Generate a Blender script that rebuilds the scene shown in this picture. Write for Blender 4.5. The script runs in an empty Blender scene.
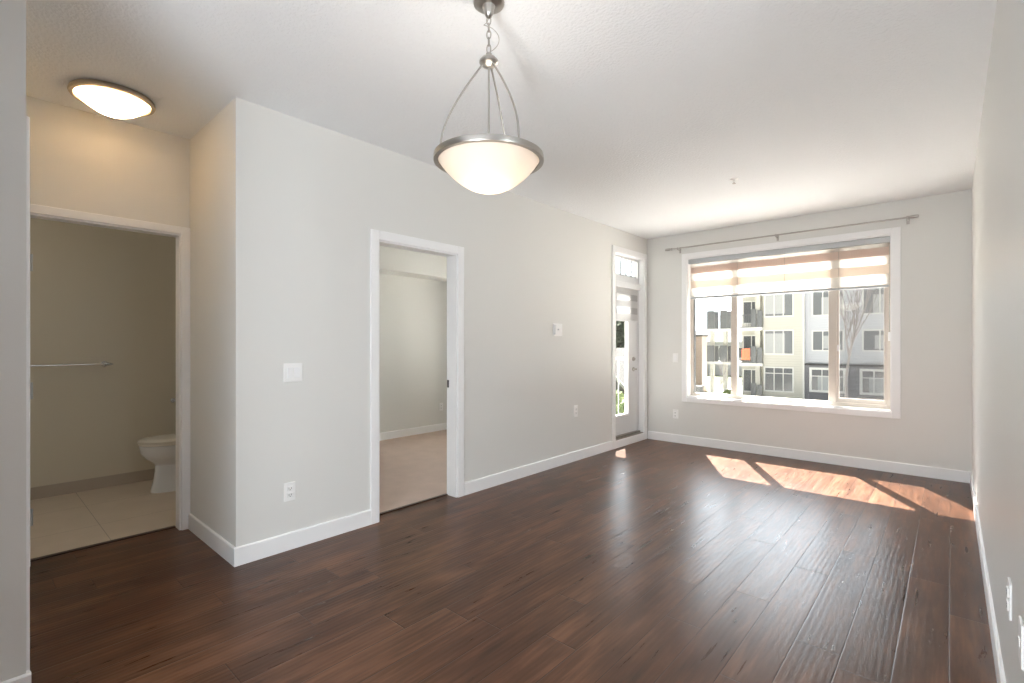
import bpy, bmesh, math, random
from mathutils import Vector, Matrix
random.seed(7)
S = bpy.context.scene
COL = S.collection
PI = math.pi

# ------------------------------------------------------------------ camera, sky, sun, exposure
cam_d = bpy.data.cameras.new('camera')
cam_d.sensor_width = 36.0
cam_d.lens = 489.6 / 1024 * 36.0
cam_d.shift_y = 2.8 / 1024
cam_d.clip_start = 0.02
cam_d.clip_end = 400
cam = bpy.data.objects.new('camera', cam_d)
cam.location = (0, 0, 1.296)
cam.rotation_euler = (PI / 2, 0, math.radians(41.881))
COL.objects.link(cam)
S.camera = cam

TRAVEL = Vector((0.495, -0.869, -1.175)).normalized()      # the way the sunlight goes
w = bpy.data.worlds.new('sky')
S.world = w
w.use_nodes = True
nt = w.node_tree
nt.nodes.clear()
SKY_BASE, SKY_GLOW, GLOW_POW = 0.20, 8.5, 3.5
tc = nt.nodes.new('ShaderNodeTexCoord')
dot = nt.nodes.new('ShaderNodeVectorMath'); dot.operation = 'DOT_PRODUCT'
dot.inputs[1].default_value = -TRAVEL
nt.links.new(tc.outputs['Generated'], dot.inputs[0])
mx = nt.nodes.new('ShaderNodeMath'); mx.operation = 'MAXIMUM'; mx.inputs[1].default_value = 0.0
nt.links.new(dot.outputs['Value'], mx.inputs[0])
pw = nt.nodes.new('ShaderNodeMath'); pw.operation = 'POWER'; pw.inputs[1].default_value = GLOW_POW
nt.links.new(mx.outputs[0], pw.inputs[0])
ma = nt.nodes.new('ShaderNodeMath'); ma.operation = 'MULTIPLY_ADD'
ma.inputs[1].default_value = SKY_GLOW; ma.inputs[2].default_value = SKY_BASE
nt.links.new(pw.outputs[0], ma.inputs[0])
bg = nt.nodes.new('ShaderNodeBackground')
bg.inputs['Color'].default_value = (0.84, 0.93, 1.0, 1)
nt.links.new(ma.outputs[0], bg.inputs['Strength'])
wo = nt.nodes.new('ShaderNodeOutputWorld')
nt.links.new(bg.outputs[0], wo.inputs['Surface'])

sd = bpy.data.lights.new('sun', 'SUN')
sd.energy = 23.0
sd.angle = math.radians(0.6)
sd.color = (1.0, 0.93, 0.84)
sun = bpy.data.objects.new('sun', sd)
sun.rotation_euler = TRAVEL.to_track_quat('-Z', 'Y').to_euler()
sun.location = (-8, 20, 18)
COL.objects.link(sun)

for nm_, lc_, en_ in (('kitchen_fill_light', (1.60, 0.70, 1.95), 35.0), ('entry_fill_light', (-0.2, -1.6, 1.10), 215.0)):
    ld_ = bpy.data.lights.new(nm_, 'POINT')        # unseen fill lights, added out of frame to brighten the room
    ld_.energy = en_; ld_.shadow_soft_size = 0.30; ld_.color = (0.88, 0.95, 1.0)
    lo_ = bpy.data.objects.new(nm_, ld_); lo_.location = lc_; COL.objects.link(lo_)

vs = S.view_settings
S.display_settings.display_device = 'sRGB'
vs.view_transform = 'Standard'
vs.look = 'None'
vs.exposure = 0.97
vs.gamma = 1.0
vs.use_curve_mapping = False
S.cycles.max_bounces = 14
S.cycles.diffuse_bounces = 8
S.cycles.glossy_bounces = 4
S.cycles.transparent_max_bounces = 16
S.cycles.sample_clamp_indirect = 6.0
S.cycles.caustics_reflective = False
S.cycles.caustics_refractive = False


# ------------------------------------------------------------------ materials
class NT:
    def __init__(self, name):
        self.m = bpy.data.materials.new(name)
        self.m.use_nodes = True
        self.t = self.m.node_tree
        self.t.nodes.clear()
        self.out = self.n('ShaderNodeOutputMaterial')

    def n(self, kind, **kw):
        x = self.t.nodes.new(kind)
        for k, v in kw.items():
            setattr(x, k, v)
        return x

    def l(self, a, b):
        self.t.links.new(a, b)

    def math(self, op, a, b=None, c=None):
        x = self.n('ShaderNodeMath', operation=op)
        for i, v in enumerate((a, b, c)):
            if v is None:
                continue
            if isinstance(v, (int, float)):
                x.inputs[i].default_value = v
            else:
                self.l(v, x.inputs[i])
        return x.outputs[0]

    def mix(self, fac, a, b):
        x = self.n('ShaderNodeMix', data_type='RGBA')
        if isinstance(fac, (int, float)):
            x.inputs[0].default_value = fac
        else:
            self.l(fac, x.inputs[0])
        for i, v in ((6, a), (7, b)):
            if isinstance(v, tuple):
                x.inputs[i].default_value = (*v[:3], 1)
            else:
                self.l(v, x.inputs[i])
        return x.outputs[2]


def paint(name, col, rough=0.5, metal=0.0, bump=0.0, bscale=120.0, spec=0.5, vary=0.0, vscale=3.0, bdist=0.002):
    k = NT(name)
    p = k.n('ShaderNodeBsdfPrincipled')
    p.inputs['Base Color'].default_value = (*col, 1)
    p.inputs['Roughness'].default_value = rough
    p.inputs['Metallic'].default_value = metal
    p.inputs['Specular IOR Level'].default_value = spec
    tc = k.n('ShaderNodeTexCoord')
    if bump:
        nz = k.n('ShaderNodeTexNoise')
        nz.inputs['Scale'].default_value = bscale
        nz.inputs['Detail'].default_value = 3
        k.l(tc.outputs['Object'], nz.inputs['Vector'])
        b = k.n('ShaderNodeBump')
        b.inputs['Strength'].default_value = bump
        b.inputs['Distance'].default_value = bdist
        k.l(nz.outputs['Fac'], b.inputs['Height'])
        k.l(b.outputs[0], p.inputs['Normal'])
    if vary:
        nz = k.n('ShaderNodeTexNoise')
        nz.inputs['Scale'].default_value = vscale
        nz.inputs['Detail'].default_value = 4
        k.l(tc.outputs['Object'], nz.inputs['Vector'])
        lo = tuple(c * (1 - vary) for c in col)
        hi = tuple(min(1, c * (1 + vary)) for c in col)
        k.l(k.mix(nz.outputs['Fac'], lo, hi), p.inputs['Base Color'])
    k.l(p.outputs[0], k.out.inputs['Surface'])
    return k.m


def glass(name, tint=(1, 1, 1), refl=0.05):
    k = NT(name)
    t = k.n('ShaderNodeBsdfTransparent'); t.inputs[0].default_value = (*tint, 1)
    g = k.n('ShaderNodeBsdfGlossy'); g.inputs['Roughness'].default_value = 0.0
    lw = k.n('ShaderNodeLayerWeight'); lw.inputs['Blend'].default_value = 0.5
    m = k.n('ShaderNodeMixShader')
    k.l(k.math('ADD', k.math('MULTIPLY', k.math('POWER', lw.outputs['Facing'], 5.0), 0.7), refl), m.inputs[0])
    k.l(t.outputs[0], m.inputs[1]); k.l(g.outputs[0], m.inputs[2])
    k.l(m.outputs[0], k.out.inputs['Surface'])
    return k.m


def wood_floor():
    k = NT('dark_laminate_planks')
    tc = k.n('ShaderNodeTexCoord')
    sp = k.n('ShaderNodeSeparateXYZ'); k.l(tc.outputs['Object'], sp.inputs[0])
    X, Y = sp.outputs[0], sp.outputs[1]
    PW, PL = 0.168, 1.25
    u = k.math('DIVIDE', k.math('ADD', X, 0.006 + 60 * PW), PW)
    row = k.math('FLOOR', u)
    fu = k.math('SUBTRACT', u, row)
    wn = k.n('ShaderNodeTexWhiteNoise', noise_dimensions='1D'); k.l(row, wn.inputs['W'])
    v = k.math('ADD', k.math('DIVIDE', k.math('ADD', Y, 40.0), PL), k.math('MULTIPLY', wn.outputs['Value'], 7.0))
    cel = k.math('FLOOR', v)
    fv = k.math('SUBTRACT', v, cel)
    cv = k.n('ShaderNodeCombineXYZ'); k.l(row, cv.inputs[0]); k.l(cel, cv.inputs[1])
    wn2 = k.n('ShaderNodeTexWhiteNoise', noise_dimensions='3D'); k.l(cv.outputs[0], wn2.inputs['Vector'])
    rnd = wn2.outputs['Value']
    # long grain, shifted per plank
    gx = k.math('MULTIPLY', X, 34.0)
    gy = k.math('ADD', k.math('MULTIPLY', Y, 2.6), k.math('MULTIPLY', rnd, 50.0))
    gv = k.n('ShaderNodeCombineXYZ'); k.l(gx, gv.inputs[0]); k.l(gy, gv.inputs[1]); k.l(k.math('MULTIPLY', rnd, 31.0), gv.inputs[2])
    gn = k.n('ShaderNodeTexNoise'); gn.inputs['Scale'].default_value = 1.0; gn.inputs['Detail'].default_value = 6
    gn.inputs['Roughness'].default_value = 0.62; gn.inputs['Distortion'].default_value = 0.25
    k.l(gv.outputs[0], gn.inputs['Vector'])
    bv = k.n('ShaderNodeCombineXYZ'); k.l(k.math('MULTIPLY', X, 9.0), bv.inputs[0]); k.l(k.math('MULTIPLY', gy, 0.9), bv.inputs[1]); k.l(rnd, bv.inputs[2])
    bn = k.n('ShaderNodeTexNoise'); bn.inputs['Scale'].default_value = 1.0; bn.inputs['Detail'].default_value = 3
    k.l(bv.outputs[0], bn.inputs['Vector'])
    cr = k.n('ShaderNodeValToRGB')
    e = cr.color_ramp.elements
    e[0].position = 0.32; e[0].color = (0.042, 0.0175, 0.009, 1)
    e[1].position = 0.66; e[1].color = (0.165, 0.076, 0.040, 1)
    x = cr.color_ramp.elements.new(0.5); x.color = (0.088, 0.038, 0.0195, 1)
    mixv = k.math('ADD', k.math('MULTIPLY', gn.outputs['Fac'], 0.55), k.math('MULTIPLY', bn.outputs['Fac'], 0.45))
    mixv = k.math('ADD', mixv, k.math('MULTIPLY', k.math('SUBTRACT', rnd, 0.5), 0.10))
    k.l(mixv, cr.inputs[0])
    # bevelled edges of the boards
    eu = k.math('MINIMUM', fu, k.math('SUBTRACT', 1.0, fu))
    ev = k.math('MINIMUM', fv, k.math('SUBTRACT', 1.0, fv))
    du = k.math('MULTIPLY', eu, PW)
    dv = k.math('MULTIPLY', ev, PL)
    dmin = k.math('MINIMUM', du, dv)
    groove = k.math('SMOOTH_MIN', k.math('DIVIDE', dmin, 0.0035), 1.0, 0.3)
    seam = k.math('LESS_THAN', dmin, 0.0013)
    col = k.mix(seam, cr.outputs[0], (0.020, 0.010, 0.006))
    p = k.n('ShaderNodeBsdfPrincipled')
    k.l(col, p.inputs['Base Color'])
    p.inputs['Specular IOR Level'].default_value = 0.30
    rg = k.math('ADD', 0.22, k.math('MULTIPLY', gn.outputs['Fac'], 0.16))
    k.l(rg, p.inputs['Roughness'])
    # hand scraped chatter across the boards
    wv = k.n('ShaderNodeCombineXYZ')
    k.l(k.math('MULTIPLY', X, 3.2), wv.inputs[0])
    k.l(k.math('ADD', Y, k.math('MULTIPLY', rnd, 5.0)), wv.inputs[1])
    wa = k.n('ShaderNodeTexNoise'); wa.inputs['Scale'].default_value = 1.6; wa.inputs['Detail'].default_value = 1
    k.l(wv.outputs[0], wa.inputs['Vector'])
    ph = k.math('MULTIPLY', X, 2 * PI / 0.026)
    ph = k.math('ADD', ph, k.math('MULTIPLY', wa.outputs['Fac'], 6.0))
    rip = k.math('SINE', ph)
    amp = k.math('MULTIPLY', k.math('SUBTRACT', wa.outputs['Fac'], 0.15), 1.0)
    hgt = k.math('MULTIPLY', rip, k.math('MULTIPLY', amp, 0.00034))
    hgt = k.math('ADD', hgt, k.math('MULTIPLY', groove, 0.0007))
    hgt = k.math('ADD', hgt, k.math('MULTIPLY', gn.outputs['Fac'], 0.00004))
    b = k.n('ShaderNodeBump'); b.inputs['Strength'].default_value = 1.0; b.inputs['Distance'].default_value = 1.0
    k.l(hgt, b.inputs['Height'])
    k.l(b.outputs[0], p.inputs['Normal'])
    k.l(p.outputs[0], k.out.inputs['Surface'])
    return k.m


def tile_floor():
    k = NT('beige_floor_tile')
    tc = k.n('ShaderNodeTexCoord')
    sp = k.n('ShaderNodeSeparateXYZ'); k.l(tc.outputs['Object'], sp.inputs[0])
    T = 0.61

    def edge(c, off):
        q = k.math('DIVIDE', k.math('ADD', c, off + 20 * T), T)
        fr = k.math('FRACT', q)
        return k.math('MULTIPLY', k.math('MINIMUM', fr, k.math('SUBTRACT', 1.0, fr)), T)
    d = k.math('MINIMUM', edge(sp.outputs[1], -0.64), edge(sp.outputs[0], 4.55))
    g = k.math('LESS_THAN', d, 0.002)
    nz = k.n('ShaderNodeTexNoise'); nz.inputs['Scale'].default_value = 5; nz.inputs['Detail'].default_value = 5
    k.l(tc.outputs['Object'], nz.inputs['Vector'])
    c = k.mix(nz.outputs['Fac'], (0.55, 0.47, 0.38), (0.66, 0.57, 0.47))
    c = k.mix(g, c, (0.33, 0.28, 0.23))
    p = k.n('ShaderNodeBsdfPrincipled'); p.inputs['Roughness'].default_value = 0.4
    k.l(c, p.inputs['Base Color']); k.l(p.outputs[0], k.out.inputs['Surface'])
    return k.m


def sheer_bands(name, bands, sheer_col, dark_cols):
    """zebra fabric: bands is a list of (z_low, z_high, which colour); the rest is sheer voile."""
    k = NT(name)
    ge = k.n('ShaderNodeNewGeometry')
    sp = k.n('ShaderNodeSeparateXYZ'); k.l(ge.outputs['Position'], sp.inputs[0])
    z = sp.outputs[2]
    opaque = None
    col = None
    for lo, hi, c in bands:
        m = k.math('MULTIPLY', k.math('GREATER_THAN', z, lo), k.math('LESS_THAN', z, hi))
        opaque = m if opaque is None else k.math('MAXIMUM', opaque, m)
        col = k.mix(m, dark_cols[0] if col is None else col, dark_cols[c])
    dif = k.n('ShaderNodeBsdfDiffuse'); k.l(col, dif.inputs[0])
    trl = k.n('ShaderNodeBsdfTranslucent'); k.l(col, trl.inputs[0])
    m1 = k.n('ShaderNodeMixShader'); m1.inputs[0].default_value = 0.5
    k.l(dif.outputs[0], m1.inputs[1]); k.l(trl.outputs[0], m1.inputs[2])
    tr = k.n('ShaderNodeBsdfTransparent')
    t2 = k.n('ShaderNodeBsdfTranslucent'); t2.inputs[0].default_value = (*(c * 0.75 for c in sheer_col), 1)
    m2 = k.n('ShaderNodeMixShader'); m2.inputs[0].default_value = 0.74
    k.l(tr.outputs[0], m2.inputs[1]); k.l(t2.outputs[0], m2.inputs[2])
    m3 = k.n('ShaderNodeMixShader')
    k.l(opaque, m3.inputs[0]); k.l(m2.outputs[0], m3.inputs[1]); k.l(m1.outputs[0], m3.inputs[2])
    k.l(m3.outputs[0], k.out.inputs['Surface'])
    return k.m


def lamp_glass(name, col, trans):
    k = NT(name)
    d = k.n('ShaderNodeBsdfPrincipled'); d.inputs['Base Color'].default_value = (0.86, 0.79, 0.70, 1); d.inputs['Roughness'].default_value = 0.35
    t = k.n('ShaderNodeBsdfTranslucent'); t.inputs[0].default_value = (*col, 1)
    m = k.n('ShaderNodeMixShader'); m.inputs[0].default_value = trans
    k.l(d.outputs[0], m.inputs[1]); k.l(t.outputs[0], m.inputs[2])
    k.l(m.outputs[0], k.out.inputs['Surface'])
    return k.m


def screen_mesh():
    k = NT('insect_screen')
    t = k.n('ShaderNodeBsdfTransparent')
    d = k.n('ShaderNodeBsdfDiffuse'); d.inputs[0].default_value = (0.22, 0.23, 0.24, 1)
    m = k.n('ShaderNodeMixShader'); m.inputs[0].default_value = 0.25
    k.l(t.outputs[0], m.inputs[1]); k.l(d.outputs[0], m.inputs[2])
    k.l(m.outputs[0], k.out.inputs['Surface'])
    return k.m


def siding(name, col, step=0.18):
    k = NT(name)
    tc = k.n('ShaderNodeTexCoord')
    sp = k.n('ShaderNodeSeparateXYZ'); k.l(tc.outputs['Object'], sp.inputs[0])
    fr = k.math('FRACT', k.math('DIVIDE', k.math('ADD', sp.outputs[2], 20.0), step))
    b = k.n('ShaderNodeBump'); b.inputs['Strength'].default_value = 0.8; b.inputs['Distance'].default_value = 0.02
    k.l(fr, b.inputs['Height'])
    p = k.n('ShaderNodeBsdfPrincipled'); p.inputs['Base Color'].default_value = (*col, 1); p.inputs['Roughness'].default_value = 0.7
    k.l(b.outputs[0], p.inputs['Normal']); k.l(p.outputs[0], k.out.inputs['Surface'])
    return k.m


WALLC = (0.745, 0.745, 0.72)
M = dict(
    wall=paint('greige_wall_paint', WALLC, 0.55, bump=0.12, bscale=160, bdist=0.0015),
    bathwall=paint('tan_wall_paint', (0.66, 0.60, 0.48), 0.5),
    absorber=paint('bounce_absorbing_dark', (0.09, 0.06, 0.045), 0.4),  # dark colour added on unseen walls to cut bounced light
    gloss_wall=paint('greige_wall_satin', WALLC, 0.42, bump=0.10, bscale=160, bdist=0.0015),
    ceiling=paint('ceiling_texture', (0.85, 0.87, 0.89), 0.8, bump=0.7, bscale=60, bdist=0.008),
    trim=paint('white_trim_paint', (0.90, 0.905, 0.91), 0.35),
    vinyl=paint('almond_vinyl', (0.67, 0.61, 0.54), 0.35),
    seal=paint('dark_gasket', (0.10, 0.10, 0.10), 0.6),
    plastic=paint('white_plastic', (0.90, 0.90, 0.89), 0.3),
    slot=paint('dark_slot', (0.05, 0.05, 0.05), 0.5),
    nickel=paint('brushed_nickel', (0.47, 0.45, 0.42), 0.33, 1.0),
    bronze=paint('warm_nickel', (0.52, 0.45, 0.35), 0.38, 1.0),
    chrome=paint('chrome', (0.70, 0.70, 0.70), 0.15, 1.0),
    dark_metal=paint('dark_steel', (0.12, 0.12, 0.12), 0.35, 0.8),
    cord=paint('clear_cord', (0.45, 0.43, 0.40), 0.4),
    wood=wood_floor(),
    tile=tile_floor(),
    skirting_tile=paint('skirting_tile', (0.46, 0.385, 0.31), 0.4, vary=0.1),
    carpet=paint('pinkish_beige_carpet', (0.56, 0.44, 0.37), 0.95, bump=0.8, bscale=350, bdist=0.004, spec=0.1, vary=0.12, vscale=6),
    strip=paint('dark_threshold_strip', (0.05, 0.025, 0.015), 0.4),
    sill=paint('aluminium_threshold', (0.33, 0.29, 0.25), 0.4, 0.6),
    door=paint('door_paint', (0.74, 0.75, 0.76), 0.35),
    porcelain=paint('porcelain', (0.80, 0.81, 0.82), 0.12),
    seat=paint('toilet_seat_plastic', (0.80, 0.76, 0.68), 0.25),
    glass=glass('window_glass'),
    screen=screen_mesh(),
    fabric=sheer_bands('zebra_fabric_tan', [(2.207, 2.297, 1), (2.02, 2.117, 0), (1.88, 1.912, 0)], (0.95, 0.93, 0.9), [(0.86, 0.81, 0.75), (0.74, 0.65, 0.59)]),
    fabric_door=sheer_bands('zebra_fabric_white', [(1.95, 2.05, 0), (1.778, 1.869, 0), (1.58, 1.694, 0)], (0.95, 0.95, 0.95), [(0.72, 0.72, 0.72), (0.7, 0.7, 0.7)]),
    cassette=paint('grey_cassette', (0.50, 0.53, 0.55), 0.4),
    bowl=lamp_glass('frosted_bowl_glass', (1.0, 0.76, 0.55), 0.075),
    dome=lamp_glass('opal_dome_glass', (1.0, 0.93, 0.80), 0.8),
    ground=paint('ground_gravel', (0.66, 0.65, 0.62), 0.9, vary=0.12, vscale=1.5),
    lawn=paint('pale_lawn', (0.075, 0.085, 0.045), 0.9, vary=0.3, vscale=2.0),
    concrete=paint('pale_concrete', (0.50, 0.49, 0.46), 0.8),
    cream=siding('cream_siding', (0.46, 0.45, 0.395)),
    pale=siding('pale_grey_siding', (0.46, 0.475, 0.50)),
    greyclad=siding('grey_cladding', (0.17, 0.17, 0.18), 0.3),
    extwhite=paint('exterior_white_trim', (0.60, 0.60, 0.57), 0.5),
    pane=paint('facade_pane', (0.17, 0.18, 0.185), 0.12),
    pane_dark=paint('facade_pane_dark', (0.10, 0.105, 0.11), 0.15),
    curtain=paint('facade_blind', (0.36, 0.37, 0.365), 0.8),
    panel=paint('privacy_glass', (0.13, 0.135, 0.135), 0.3),
    orange=paint('orange_cloth', (0.80, 0.24, 0.12), 0.9),
    brownwall=siding('tan_cladding', (0.36, 0.28, 0.235), 0.25),
    bark=paint('grey_bark', (0.24, 0.22, 0.21), 0.9),
    leaf=paint('leaf_green', (0.14, 0.19, 0.06), 0.7, vary=0.4, vscale=2.0),
    leaf_dark=paint('leaf_dark_green', (0.07, 0.10, 0.05), 0.7, vary=0.4, vscale=2.0),
    roof=paint('grey_shingles', (0.06, 0.06, 0.057), 0.9, vary=0.2),
    extgrey=paint('exterior_shell', (0.20, 0.195, 0.17), 0.7),
)


# ------------------------------------------------------------------ mesh helpers
class MB:
    """collects shapes in world space, then links them as ONE mesh object"""

    def __init__(self):
        self.bm = bmesh.new()

    def box(self, x0, x1, y0, y1, z0, z1, bev=0.0):
        x0, x1 = sorted((x0, x1)); y0, y1 = sorted((y0, y1)); z0, z1 = sorted((z0, z1))
        vs = [self.bm.verts.new(p) for p in ((x0, y0, z0), (x1, y0, z0), (x1, y1, z0), (x0, y1, z0),
                                             (x0, y0, z1), (x1, y0, z1), (x1, y1, z1), (x0, y1, z1))]
        fs = [self.bm.faces.new([vs[i] for i in q]) for q in
              ((3, 2, 1, 0), (4, 5, 6, 7), (0, 1, 5, 4), (1, 2, 6, 5), (2, 3, 7, 6), (3, 0, 4, 7))]
        if bev:
            es = list({e for f in fs for e in f.edges})
            bmesh.ops.bevel(self.bm, geom=es, offset=bev, segments=2, profile=0.5, affect='EDGES')
        return self

    def prism(self, pts, axis, a, b):
        """pts: polygon in the two other axes, pushed along axis from a to b"""
        def P(p, t):
            return {'x': (t, p[0], p[1]), 'y': (p[0], t, p[1]), 'z': (p[0], p[1], t)}[axis]
        A = [self.bm.verts.new(P(p, a)) for p in pts]
        B = [self.bm.verts.new(P(p, b)) for p in pts]
        n = len(pts)
        self.bm.faces.new(A); self.bm.faces.new(B[::-1])
        for i in range(n):
            self.bm.faces.new((A[i], B[i], B[(i + 1) % n], A[(i + 1) % n]))
        return self

    def lathe(self, prof, c, axis='z', n=48, close=False):
        """prof: list of (radius, height) round the axis through c"""
        rings = []
        for r, h in prof:
            ring = []
            for i in range(n):
                t = 2 * PI * i / n
                a, b = r * math.cos(t), r * math.sin(t)
                p = {'z': (a, b, h), 'x': (h, a, b), 'y': (a, h, b)}[axis]
                ring.append(self.bm.verts.new((c[0] + p[0], c[1] + p[1], c[2] + p[2])))
            rings.append(ring)
        pr = list(zip(rings, rings[1:]))
        if close:
            pr.append((rings[-1], rings[0]))
        for A, B in pr:
            for i in range(n):
                self.bm.faces.new((A[i], A[(i + 1) % n], B[(i + 1) % n], B[i]))
        if not close:
            for R, d in ((rings[0], -1), (rings[-1], 1)):
                if (R[0].co - R[n // 2].co).length > 1e-4:
                    self.bm.faces.new(R[::d])
        return self

    def tube(self, pts, r, n=10, r1=None):
        pts = [Vector(p) for p in pts]
        rings = []
        up = Vector((0, 0, 1))
        prev = None
        for i, p in enumerate(pts):
            d = (pts[min(i + 1, len(pts) - 1)] - pts[max(i - 1, 0)]).normalized()
            if prev is None:
                s = d.cross(up)
                if s.length < 1e-3:
                    s = d.cross(Vector((1, 0, 0)))
            else:
                s = prev - d * prev.dot(d)
            s.normalize(); prev = s
            q = d.cross(s)
            rr = r if r1 is None else r + (r1 - r) * i / (len(pts) - 1)
            rings.append([self.bm.verts.new(p + s * (rr * math.cos(2 * PI * j / n)) + q * (rr * math.sin(2 * PI * j / n))) for j in range(n)])
        for A, B in zip(rings, rings[1:]):
            for j in range(n):
                self.bm.faces.new((A[j], A[(j + 1) % n], B[(j + 1) % n], B[j]))
        self.bm.faces.new(rings[0][::-1]); self.bm.faces.new(rings[-1])
        return self

    def ring(self, c, R, r, rot=None, n=28, k=8):
        rot = rot or Matrix.Identity(3)
        rows = []
        for i in range(n):
            t = 2 * PI * i / n
            row = []
            for j in range(k):
                s = 2 * PI * j / k
                p = Vector(((R[0] + r * math.cos(s)) * math.cos(t), (R[1] + r * math.cos(s)) * math.sin(t), r * math.sin(s)))
                row.append(self.bm.verts.new(Vector(c) + rot @ p))
            rows.append(row)
        for i in range(n):
            A, B = rows[i], rows[(i + 1) % n]
            for j in range(k):
                self.bm.faces.new((A[j], B[j], B[(j + 1) % k], A[(j + 1) % k]))
        return self

    def loft(self, secs):
        """secs: list of closed loops of the same count"""
        R = [[self.bm.verts.new(p) for p in s] for s in secs]
        n = len(R[0])
        for A, B in zip(R, R[1:]):
            for i in range(n):
                self.bm.faces.new((A[i], A[(i + 1) % n], B[(i + 1) % n], B[i]))
        self.bm.faces.new(R[0][::-1]); self.bm.faces.new(R[-1])
        return self

    def quad(self, *p):
        self.bm.faces.new([self.bm.verts.new(q) for q in p])
        return self

    def build(self, name, mat, parent=None, smooth=False, bevel=0.0, recalc=True):
        bm = self.bm
        if recalc:
            bmesh.ops.recalc_face_normals(bm, faces=bm.faces)
        if parent is None:
            lo = [min(v.co[i] for v in bm.verts) for i in range(3)]
            hi = [max(v.co[i] for v in bm.verts) for i in range(3)]
            o_ = Vector(((lo[0] + hi[0]) / 2, (lo[1] + hi[1]) / 2, lo[2]))
        else:
            o_ = wloc(parent)
        me = bpy.data.meshes.new(name)
        if not name.startswith('floor') and name != 'ground':
            for v in bm.verts:
                v.co -= o_
        else:
            o_ = Vector((0, 0, 0))
        bm.to_mesh(me); bm.free()
        me.materials.append(M[mat])
        if smooth:
            for p in me.polygons:
                p.use_smooth = True
            me.set_sharp_from_angle(angle=math.radians(38))
        o = bpy.data.objects.new(name, me)
        COL.objects.link(o)
        if parent is None:
            o.location = o_
        else:
            o.parent = parent
        if bevel:
            b = o.modifiers.new('soft_edges', 'BEVEL'); b.width = bevel; b.segments = 2; b.limit_method = 'ANGLE'
        return o


def wloc(o):
    v = Vector(o.location)
    while o.parent:
        o = o.parent
        v = v + Vector(o.location)
    return v


def thing(name, loc, label, cat, group=None):
    o = bpy.data.objects.new(name, None)
    o.empty_display_size = 0.1
    COL.objects.link(o)
    o.location = loc
    return tag(o, label, cat, group)


def tag(o, label, cat, group=None):
    o['label'] = label; o['category'] = cat
    if group:
        o['group'] = group
    return o


def struct(o, label=None, cat=None):
    o['kind'] = 'structure'
    if label:
        o['label'] = label
    if cat:
        o['category'] = cat
    return o


def frame_struct(name, loc, label, cat):
    o = bpy.data.objects.new(name, None)
    COL.objects.link(o); o.location = loc
    return struct(o, label, cat)


# ------------------------------------------------------------------ the rooms
L, B, R, H = -3.115, 6.26, 0.144, 2.742       # left wall, window wall, right wall, ceiling
T = 0.12
HX = -4.0                                      # bathroom door wall
HY = 1.054                                     # wall beside the hall nook
FX, FY = -2.487, 0.145                         # near left wall and its corner
FAR = -5.70                                    # far wall of bathroom and bedroom

# floors
m = MB(); m.box(HX - 0.1, 2.2, -2.6, B, -0.10, 0.0)
struct(m.build('floor', 'wood'), 'dark reddish brown wood plank floor of the living room', 'floor')
m = MB(); m.box(FAR, HX - 0.1, -1.0, 1.76, -0.10, 0.002)
struct(m.build('floor_bathroom', 'tile'), 'beige tile floor inside the bathroom door', 'floor')
m = MB(); m.box(FAR, L - T + 0.005, 1.87, 5.06, -0.10, 0.006)
struct(m.build('floor_bedroom', 'carpet'), 'pinkish beige carpet inside the bedroom door', 'floor')
m = MB(); m.box(FAR - 0.2, 2.4, -2.8, B + 0.22, H, H + 0.25)
struct(m.build('ceiling', 'ceiling'), 'white textured ceiling', 'ceiling')

# living room walls
D1A, D1B, D1H = 2.010, 2.776, 2.058            # bedroom door opening
D2A, D2B, D2Z, D2H = 5.385, 6.157, 0.085, 2.452   # balcony door opening
m = MB()
m.box(L - T, L, HY, D1A, 0, H)
m.box(L - T, L, D1A, D1B, D1H, H)
m.box(L - T, L, D1B, D2A, 0, H)
m.box(L - T, L, D2A, D2B, D2H, H)
m.box(L - T, L, D2A, D2B, 0, D2Z)
m.box(L - T, L, D2B, B + 0.2, 0, H)
struct(m.build('wall_left', 'wall'), 'long pale greige wall with the bedroom and balcony doors', 'wall')
WX0, WX1, WZ0, WZ1 = -2.560, -0.446, 0.610, 2.412   # window opening
m = MB()
m.box(L, WX0, B, B + 0.2, 0, H)
m.box(WX1, R + 0.15, B, B + 0.2, 0, H)
m.box(WX0, WX1, B, B + 0.2, 0, WZ0)
m.box(WX0, WX1, B, B + 0.2, WZ1, H)
struct(m.build('wall_back', 'wall'), 'greige end wall with the wide window', 'wall')
m = MB(); m.box(R, R + 0.15, 1.80, B, 0, H)
struct(m.build('wall_right', 'gloss_wall'), 'pale satin wall along the right side', 'wall')
m = MB(); m.box(HX - T, L - T, HY, HY + T, 0, H)
struct(m.build('wall_hall', 'wall'), 'short wall between the bathroom door and the long wall', 'wall')
BA, BB, BH = 0.241, 1.002, 2.062
BT_ = 0.09
m = MB()
m.box(HX - BT_, HX, FY, BA, 0, H)
m.box(HX - BT_, HX, BA, BB, BH, H)
m.box(HX - BT_, HX, BB, HY, 0, H)
struct(m.build('wall_bathroom', 'wall'), 'wall above and around the bathroom door', 'wall')
m = MB()
CDA, CDB = -3.32, -2.575                       # closet door round the corner
m.box(CDB, FX, FY - T, FY, 0, H)
m.box(CDA, CDB, FY - T, FY, BH, H)
m.box(HX - T, CDA, FY - T, FY, 0, H)
struct(m.build('wall_nook', 'wall'), 'wall round the corner of the near left wall', 'wall')
m = MB(); m.box(FX - T, FX, -2.6, FY - T, 0, H)
struct(m.build('wall_near', 'wall'), 'shaded near wall at the left edge', 'wall')
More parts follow.
